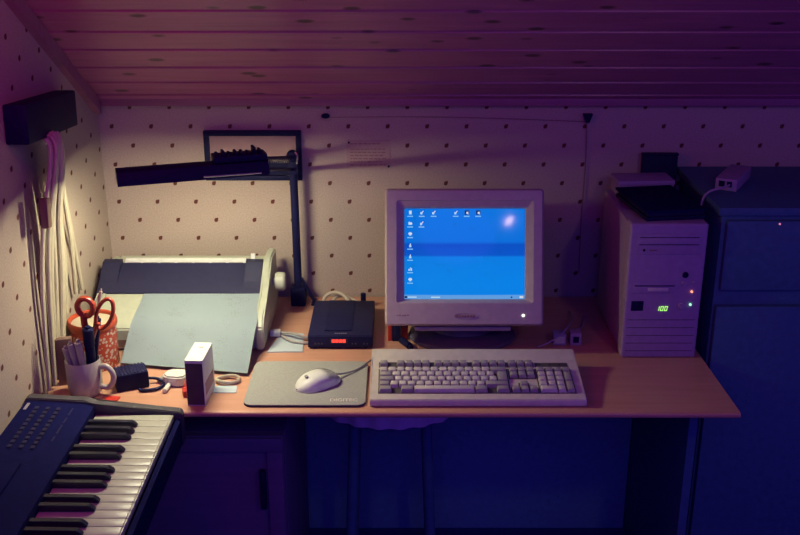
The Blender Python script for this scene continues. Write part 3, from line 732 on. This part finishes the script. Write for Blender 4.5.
p1 = HM @ Vector((HL + .002, 0, .014)); p2 = HM @ Vector((HL + .002, 0, -.010))
tube(bm, [p1, Vector((-.006, -.012, .410))], .0042, 8, False); tube(bm, [p2, Vector((-.006, -.012, .378))], .0042, 8, False)
build('arm', bm, 'black', lp_)
bm = new(); lathe(bm, [(0, -.012), (.012, -.012), (.015, -.008), (.015, .008), (.012, .012), (0, .012)], 20, T(-.003, -.004, .412) @ Matrix.Rotation(R(90), 4, 'X'))
box(bm, -.014, .010, -.014, .012, .365, .41, .004); build('joint', bm, 'black', lp_)
bm = new(); pts = []
for q in range(60):
    t = q / 59; a = q * 1.25; c_ = Vector((-.010, -.012, .40)).lerp(HM @ Vector((HL + .004, 0, .008)), t); pts.append(c_ + Vector((0, math.cos(a) * .004, math.sin(a) * .004)))
tube(bm, pts, .0011, 5, False); build('spring', bm, 'steel', lp_)
bm = new(); tube(bm, [(.006, -.016, .425), (.012, -.02, .415), (.010, -.02, .395)], .0022, 6); build('tension_knob', bm, 'steel', lp_)

# ------------------------------------------------------------------ things on the back wall
pf = thing('picture_frame', 'black framed picture on the wall behind the desk lamp', 'picture', (-.385, WY, 1.13))
w, h = .127, .066
bm = new()
for a in ((-w, w, h - .013, h), (-w, w, -h, -h + .013), (-w, -w + .014, -h + .0131, h - .0131), (w - .014, w, -h + .0131, h - .0131)): box(bm, a[0], a[1], -.018, -.001, a[2], a[3], .002)
build('frame', bm, 'black', pf)
bm = new(); box(bm, -w + .0142, w - .0142, -.008, -.003, -h + .0132, h - .0132); build('print', bm, 'mat_print', pf)
bm = new(); zb = -h + .0135
sk = [(-w + .016, zb), (-w + .016, -.010)]
for q in range(40):
    x = -w + .016 + (2 * w - .032) * q / 39; sk.append((x, -.012 + .010 * math.sin(q * .9) * math.sin(q * .35) + random.uniform(-.002, .006)))
sk.append((w - .016, zb)); prism(bm, sk, -.0088, -.0081, 'Y'); build('dark_treeline', bm, 'black', pf, smooth=False)

nt_ = thing('note', 'faded pink paper note with lines of writing pinned on wallpaper', 'note', (-.083, WY, 1.132))
bm = new(); box(bm, -.057, .057, -.0016, -.0001, -.036, .036); build('paper', bm, 'note', nt_)
bm = new()
for q in range(7):
    z = .026 - q * .0085 - (.006 if q else 0); ww = (.032, .044, .047, .040, .046, .042, .045)[q]; x = -.048
    while x < ww - .004:
        dx = random.uniform(.005, .013); box(bm, x, min(x + dx, ww), -.0020, -.0017, z, z + .0028); x += dx + .0025
build('writing', bm, 'ink', nt_, smooth=False)
for x, z in ((-.051, .031), (.053, -.033)):
    bm = new(); cyl(bm, .0028, (x, -.0017, z), (x, -.006, z), 10); build('pin', bm, 'black', nt_)
pg = thing('wall_peg', 'dark oval peg on the wall above the pink note', 'peg', (-.192, WY, 1.236))
bm = new(); lathe(bm, [(0, 0), (.005, 0), (.006, .010), (.011, .014), (.011, .02), (.008, .023), (0, .024)], 20, Matrix.Diagonal((1.0, 1, .6, 1)) @ Matrix.Rotation(R(90), 4, 'X')); build('knob', bm, 'black', pg)
pg = thing('wall_hook', 'small dark triangular hook high on the wall at right', 'hook', (.486, WY, 1.232))
bm = new(); prism(bm, [(-.012, .008), (.012, .008), (.004, -.014), (-.004, -.014)], -.018, -.001, 'Y'); build('plate', bm, 'black', pg)
bm = new(); tube(bm, [(-.19, WY - .0125, 1.2315), (0, WY - .004, 1.231), (.2, WY - .004, 1.2285), (.483, WY - .004, 1.2185)], .0008, 6); tag(build('wire', bm, 'ink'), 'thin wire strung along the wall from the oval peg', 'wire')
bm = new(); tube(bm, [(.486, WY - .005, 1.217), (.489, WY - .005, 1.10), (.487, WY - .005, .95), (.490, WY - .005, .80)], .0013, 6); tag(build('cord', bm, 'ink'), 'thin dark cord hanging straight down from the triangular hook', 'cord')

# ------------------------------------------------------------------ left wall: rail with hanging white cables
rl = thing('wall_rail', 'dark boxy rail with a round end knob on the left wall', 'rail', (WX, 2.13, 1.328), 0)
RM = Matrix.Rotation(R(-4.8), 4, 'X')
bm = new(); box(bm, .0, .048, -.155, .160, -.040, .040, .005, RM); build('board', bm, 'black', rl)
bm = new(); cyl(bm, .006, RM @ Vector((.024, .160, .012)), RM @ Vector((.024, .19, .012))); lathe(bm, [(0, -.011), (.008, -.008), (.011, 0), (.008, .008), (0, .011)], 16, RM @ T(.024, .196, .012)); build('end_knob', bm, 'black', rl)
bd = thing('cable_bundle', 'bundle of cream cables hanging from the dark rail by the wall', 'cable bundle', (0, 0, 0))
x0 = WX + .058
strands = [
    (2.062, 1.315, 2.035, 1.10, 2.015, .95, 2.005, .742, .0065), (2.072, 1.318, 2.05, 1.10, 2.035, .95, 2.035, .742, .006),
    (2.080, 1.320, 2.065, 1.12, 2.055, .95, 2.06, .742, .0075), (2.086, 1.322, 2.085, 1.12, 2.08, .95, 2.06, .80, .006),
    (2.094, 1.322, 2.105, 1.14, 2.11, 1.00, 2.085, .80, .0085), (2.100, 1.320, 2.125, 1.14, 2.14, 1.00, 2.115, .80, .008),
    (2.106, 1.318, 2.145, 1.15, 2.175, 1.00, 2.165, .86, .0085), (2.112, 1.314, 2.165, 1.16, 2.21, 1.02, 2.24, .88, .007),
    (2.118, 1.310, 2.185, 1.17, 2.245, 1.03, 2.295, .87, .0065),
    (2.098, 1.300, 2.115, 1.10, 2.125, .97, 2.10, .78, .0095), (2.075, 1.300, 2.07, 1.06, 2.065, .92, 2.07, .76, .0085)]
for i, (ya, za, yb, zb_, yc, zc2, yd, zd, r) in enumerate(strands):
    off = (i % 2) * .008
    bm = new(); tube(bm, [(WX + .050 + off, ya, za - .020), (WX + .056 + off, ya, za - .06), (WX + .030 + off, yb, zb_), (WX + .018 + off, yc, zc2), (WX + .0105 + off * .3, yd, zd)], r, 10, True, .75); build('cable', bm, 'cream', bd)
bm = new(); box(bm, -.009, .009, -.012, .012, -.032, .032, .006, T(WX + .045, 2.022, 1.145) @ Matrix.Rotation(R(-6), 4, 'X')); build('plug', bm, 'brown', bd)['label'] = 'brown-pink plug on one cable'

# ------------------------------------------------------------------ mug, pens, scissors, tin
mg = thing('mug', 'cream mug holding pens and scissors on the left desk corner', 'mug', (-.697, 2.014, DZ))
bm = new(); lathe(bm, [(0, 0), (.030, 0), (.034, .004), (.0375, .02), (.0380, .082), (.0365, .084), (.0345, .081), (.0335, .02), (.028, .008), (0, .007)], 40); build('cup', bm, 'mug', mg, ang=50)
bm = new(); tube(bm, [(.0355, 0, .066), (.053, 0, .069), (.0665, 0, .054), (.066, 0, .034), (.053, 0, .018), (.0365, 0, .021)], .0062, 12, True, 1.0); hn = build('handle', bm, 'mug', mg); hn.rotation_euler.z = R(-8)
def pen(name, label, base, top, r, m, capm=None, tip=True):
    base, top = Vector(base), Vector(top); o = thing(name, label, 'pen', base, 0, 'pens standing in the mug')
    bm = new(); d_ = top - base; cyl(bm, r, (0, 0, 0), d_ * .72, 14); build('barrel', bm, m, o)
    bm = new(); cyl(bm, r * 1.12, d_ * .722, d_, 14); build('cap', bm, capm or m, o)
    bm = new(); e = d_.normalized(); cyl(bm, r * .5, d_ * 1.001, d_ + e * .006, 10); build('cap_end', bm, capm or m, o)
    return o
pen('marker_pen', 'silver marker pen leaning left in the mug, leftmost', (-.710, 2.012, .748), (-.7225, 1.991, .850), .0074, 'silver')
pen('marker_pen', 'silver marker pen in the mug, middle of the three', (-.698, 2.000, .744), (-.7095, 1.987, .862), .0068, 'silver')
pen('marker_pen', 'silver marker pen in the mug nearest the scissors', (-.685, 1.996, .744), (-.6930, 1.986, .866), .0074, 'silver')
pen('felt_marker', 'thick black marker in front of the scissors in the mug', (-.680, 2.016, .744), (-.672, 1.998, .893), .0108, 'black', 'black')
pen('ballpoint_pen', 'black pen standing at the right side of the mug', (-.690, 2.040, .744), (-.661, 2.036, .900), .0072, 'black', 'black')
pen('ballpoint_pen', 'thin cream pencil poking up behind the scissors', (-.704, 2.034, .746), (-.655, 2.060, .955), .0032, 'cream', 'cream')
scs = thing('scissors', 'orange-red handled scissors standing in the mug', 'scissors', (-.690, 2.022, .776))
SM = Matrix.Rotation(R(10), 4, 'Y') @ Matrix.Rotation(R(0), 4, 'X')
def ring(bm, cx, cz_, rx, rz, rot, r, yy=0, n=28):
    pts = []
    for q in range(n):
        a = 2 * math.pi * q / n; x = rx * math.cos(a); z = rz * math.sin(a)
        pts.append(SM @ Vector((cx + x * math.cos(rot) - z * math.sin(rot), yy, cz_ + x * math.sin(rot) + z * math.cos(rot))))
    tube(bm, pts, r, 10, False, .8, True)
bm = new(); ring(bm, -.0165, .158, .0170, .0200, R(10), .0082, -.004)
tube(bm, [SM @ Vector(p) for p in ((-.019, -.004, .139), (-.014, -.004, .112), (-.004, -.003, .085), (.0, -.003, .07))], .0115, 10, True, .6); build('handle', bm, 'orange', scs)
bm = new(); ring(bm, .0235, .146, .0165, .037, R(-12), .0056, .004)
tube(bm, [SM @ Vector(p) for p in ((.012, .004, .122), (.006, .004, .10), (.001, .003, .07))], .0075, 10, True, .6); build('handle', bm, 'orange', scs)
for sg in (-1, 1):
    bm = new(); prism(bm, [(-.007, .074), (.007, .074), (.005 * sg + .001, .0), (.003 * sg, -.005)], sg * .0022 - .001, sg * .0022 + .001, 'Y'); bmesh.ops.transform(bm, matrix=SM, verts=bm.verts[:]); build('blade', bm, 'steel', scs, smooth=False)
bm = new(); cyl(bm, .004, SM @ Vector((0, -.006, .074)), SM @ Vector((0, .006, .074)), 12); build('pivot_screw', bm, 'steel', scs)

tn = thing('tin', 'round red patterned tin with a pale lid behind the mug', 'tin', (-.716, 2.166, DZ))
bm = new(); lathe(bm, [(0, 0), (.051, 0), (.0525, .003), (.0525, .098), (0, .098)], 48); build('drum', bm, 'tin_print', tn)
bm = new(); lathe(bm, [(.0545, .0985), (.056, .102), (.056, .114), (.054, .117), (.050, .115), (.048, .110), (.048, .0985)], 48); build('rim', bm, 'tin', tn)
bm = new(); lathe(bm, [(0, .0988), (.0475, .0988), (.0475, .109), (0, .111)], 40); build('lid', bm, 'cream', tn)
cd = tag(build('card_box', (lambda b: (box(b, -.018, .018, -.009, .009, 0, .112, .001, T(-.752, 2.062, DZ + .0003) @ Matrix.Rotation(R(12), 4, 'Z')), b)[-1])(new()), 'brown'), 'small upright brown card box behind the silver pens', 'box')

# ------------------------------------------------------------------ adapters, box, ring, tape on the front left
ad = thing('power_adapter', 'black ribbed power adapter lying beside the mug handle', 'adapter', (-.606, 2.052, DZ), R(24))
bm = new(); box(bm, -.036, .036, -.026, .026, 0, .040, .004); build('body', bm, 'black', ad)
bm = new()
for q in range(9): box(bm, -.032 + q * .0075, -.032 + q * .0075 + .0035, -.024, .024, .0402, .0422, .0006)
build('ribs', bm, 'modem', ad)
bm = new(); tube(bm, [(.036, -.006, .014), (.058, -.012, .010), (.066, -.036, .006), (.046, -.05, .005), (.018, -.046, .005), (.010, -.038, .006)], .0034, 8); build('cable', bm, 'black', ad)
bm = new(); cyl(bm, .0055, (.058, -.010, .0055), (.082, .004, .0055), 12); build('barrel_plug', bm, 'silver', ad)
wp = thing('wall_plug', 'white mains plug lying on the desk in front of the paper', 'plug', (-.508, 2.062, DZ), R(-14))
bm = new(); prism(bm, [(-.026, -.012), (-.012, -.022), (.016, -.020), (.028, -.010), (.030, .016), (.012, .026), (-.016, .022), (-.026, .010)], 0, .026, 'Z'); bmesh.ops.bevel(bm, geom=bm.edges[:], offset=.004, segments=2, affect='EDGES'); build('body', bm, 'white', wp)
bm = new(); cyl(bm, .0055, (-.006, -.0225, .0065), (-.002, -.052, .0060), 12); build('cable_grip', bm, 'white', wp)
for x in (-.012, .010):
    bm = new(); cyl(bm, .0024, (x, .0262, .013), (x + .002, .045, .013), 8); build('pin', bm, 'steel', wp)
rc = thing('clip', 'small red clip beside the upright white box', 'clip', (-.474, 2.005, DZ), R(20))
bm = new(); box(bm, -.007, .007, -.014, .010, 0, .016, .003); build('jaw', bm, 'red', rc)
bm = new(); tube(bm, [(0, .010, .012), (.006, .024, .022), (.010, .034, .018)], .0028, 8); build('lever', bm, 'red', rc)
wbx = thing('carton', 'tall narrow white carton standing at the desk front edge', 'box', (-.438, 2.0, DZ), R(-3))
bm = new(); box(bm, -.0195, .0195, -.047, .047, 0, .104, .0012); build('body', bm, 'white', wbx)
bm = new(); box(bm, -.0185, .0185, -.0476, -.0471, .003, .101, 0); build('carton_front', bm, 'plum', wbx)['label'] = 'dark plum front of the carton'  # darker plum panel over the carton's front face
bm = new(); box(bm, -.0197, .0197, -.0472, .0472, .1042, .108, .001); fl = build('top_flap', bm, 'white', wbx)
bm = new(); box(bm, -.004, .006, .020, .023, .1081, .1086, 0); build('flap_slot', bm, 'ink', fl)
bm = new(); box(bm, .0196, .0200, -.036, .036, .02, .05, 0); build('side_print', bm, 'note', wbx)
bm = new()
pts = [(-.391 + .026 * math.cos(2 * math.pi * q / 40), 2.069 + .017 * math.sin(2 * math.pi * q / 40), DZ + .0068 + .0015 * math.sin(2 * math.pi * q / 20)) for q in range(40)]
tube(bm, pts, .0034, 10, False, 1.3, True); tag(build('rubber_ring', bm, 'cream'), 'oval cream rubber ring lying between carton and mouse mat', 'ring')
bm = new(); prism(bm, [(-.416, 2.013), (-.364, 2.013), (-.367, 2.046), (-.417, 2.046)], DZ + .0003, DZ + .0018, 'Z'); tag(build('label_card', bm, 'paper', smooth=False), 'tiny white card in front of the rubber ring', 'card')
bm = new(); prism(bm, [(-.647, 1.972), (-.618, 1.972), (-.615, 1.990), (-.643, 1.992)], DZ + .0003, DZ + .004, 'Z'); tag(build('eraser', bm, 'red', smooth=False), 'flat red eraser on the desk in front of the black adapter', 'eraser')

# ------------------------------------------------------------------ music keyboard at the lower left
pk = thing('synthesizer', 'dark electronic piano keyboard along the left wall', 'piano keyboard', (-.625, 1.90, .675))
PZ = .675; YF = 0.0; YN = -1.0
prof = [(-.156, 0), (.162, 0), (.166, .006), (.166, .062), (.158, .066), (.150, .050), (-.010, .050), (-.012, .094), (-.030, .100), (-.150, .108), (-.156, .102)]
bm = new(); prism(bm, prof, YN + .022, YF - .022, 'Y'); build('body', bm, 'piano', pk, ang=30)
capp = [(-.157, -.001), (.166, -.001), (.169, .006), (.169, .074), (.163, .080), (-.006, .097), (-.030, .106), (-.150, .113), (-.157, .106)]
for y0, y1 in ((YF - .0218, YF), (YN, YN + .0218)):
    bm = new(); prism(bm, capp, y0, y1, 'Y'); bmesh.ops.bevel(bm, geom=bm.edges[:], offset=.002, segments=2, affect='EDGES'); build('end_cheek', bm, 'piano_end', pk)
kw = .0250; n_white = 36; ytop = YF - .026
for q in range(n_white):
    y1 = ytop - q * kw; y0 = y1 - kw + .0012
    if y0 < YN + .024: break
    bm = new(); box(bm, -.0095, .1485, y0, y1, .0515, .076, .0014); box(bm, .1488, .1525, y0, y1, .062, .0755, .001); build('white_key', bm, 'pkey', pk)
    # from the far end down: C B A G F E D | C ...  a black key sits between neighbours except C-B and F-E
    step = q % 7
    if step in (1, 2, 3, 5, 6):
        yb = y1 - kw + .0006; dyo = {1: .0012, 2: 0, 3: -.0012, 5: .001, 6: -.001}[step]
        if yb - .012 < YN + .024: continue
        bm = new(); prism(bm, [(-.0093, .0765), (.090, .0765), (.0885, .081), (.080, .0880), (-.0093, .0895)], yb + dyo - .0062, yb + dyo + .0062, 'Y')
        bmesh.ops.bevel(bm, geom=bm.edges[:], offset=.0012, segments=2, affect='EDGES'); build('black_key', bm, 'pblack', pk)
PT = Matrix.Rotation(math.atan2(.008, -.12) - math.pi, 4, 'Y')
def onpanel(x, y): return (x, y, .100 + (-.030 - x) * (.008 / .12))
bm = new()
for r_ in range(3):
    for c_ in range(10):
        x = -.075 - r_ * .022; y = -.055 - c_ * .017; p = onpanel(x, y); box(bm, p[0] - .004, p[0] + .004, p[1] - .0055, p[1] + .0055, p[2] + .0003, p[2] + .0028, .0006)
build('button_rows', bm, 'button', pk)
bm = new(); p = onpanel(-.10, -.31); box(bm, -.128, -.075, -.40, -.27, p[2] - .002, p[2] + .0045, .001); build('display_panel', bm, 'piano', pk)
bm = new()
for y0, w_ in ((-.045, .03), (-.085, .022), (-.115, .035), (-.16, .02)): p = onpanel(-.048, 0); box(bm, -.050, -.047, y0 - w_, y0, p[2] + .0002, p[2] + .0006)
build('panel_lettering', bm, 'button', pk, smooth=False)
bm = new(); p = onpanel(-.142, 0); box(bm, -.1445, -.139, -.062, -.035, p[2] + .0002, p[2] + .0012); build('name_plate', bm, 'silver', pk, smooth=False)
# cross-legged stand under it
st = thing('keyboard_stand', 'black cross-legged stand under the electronic piano', 'stand', (-.625, 1.40, 0))
for y in (-.33, .33):
    for sg in (-1, 1):
        yy = y + sg * .012
        bm = new(); tube(bm, [(-.125 * sg, yy, .012), (.125 * sg, yy, .655)], .0105, 10, False); build('leg', bm, 'black', st)
for x in (-.125, .125):
    bm = new(); tube(bm, [(x, -.36, .662), (x, .36, .662)], .0105, 10, False); build('support_bar', bm, 'black', st)
    bm = new(); tube(bm, [(x, -.36, .0115), (x, .36, .0115)], .0105, 10, False); build('foot_bar', bm, 'black', st)

# ------------------------------------------------------------------ light
def light(name, kind, loc, col, e, rad=.1, rot=None, sx=None, sy=None):
    L = bpy.data.lights.new(name, kind); L.color = col; L.energy = e
    if kind == 'AREA':
        L.shape = 'ELLIPSE'; L.size = sx; L.size_y = sy
    else: L.shadow_soft_size = rad
    o = bpy.data.objects.new(name, L); C.objects.link(o); o.location = loc
    if rot: o.rotation_euler = rot
    return o
light('blue_veil_fill', 'AREA', (.2, -.6, 2.2), (.08, .05, 1.0), 7.0, rot=(R(75), 0, 0), sx=1.6, sy=1.2)  # unseen blue fill added behind the camera to lift the dark areas
light('screen_glint_light', 'AREA', (.856, .695, 1.853), (1.0, .62, .55), .85, rot=(Vector((-.5946, 1.6, -.8135)).to_track_quat('-Z', 'Y') @ Quaternion((0, 0, 1), R(40))).to_euler(), sx=.15, sy=.06)  # unseen light added for the highlight on the monitor glass
light('red_fill', 'POINT', (-.6, 1.5, 1.7), (1.0, .0, .22), 2.8, .12)  # added red fill that reddens the dim wall and ceiling
w = bpy.data.worlds.new('World'); S.world = w; w.use_nodes = True
bg = w.node_tree.nodes['Background']; bg.inputs[0].default_value = (.19, .06, 1.0, 1); bg.inputs[1].default_value = .31

# ------------------------------------------------------------------ camera
cam = bpy.data.cameras.new('camera'); co = bpy.data.objects.new('camera', cam); C.objects.link(co)
co.location = (0, 0, 1.76); co.rotation_euler = (R(70), 0, 0)
cam.sensor_width = 36; cam.lens = 1010 / 800 * 36; cam.clip_start = .05; cam.clip_end = 50
S.camera = co
S.view_settings.view_transform = 'Standard'; S.view_settings.look = 'None'; S.view_settings.gamma = 1; S.view_settings.exposure = 0
S.view_settings.use_curve_mapping = False
S.cycles.max_bounces = 8; S.cycles.diffuse_bounces = 1
try: S.cycles.use_denoising = True
except Exception: pass
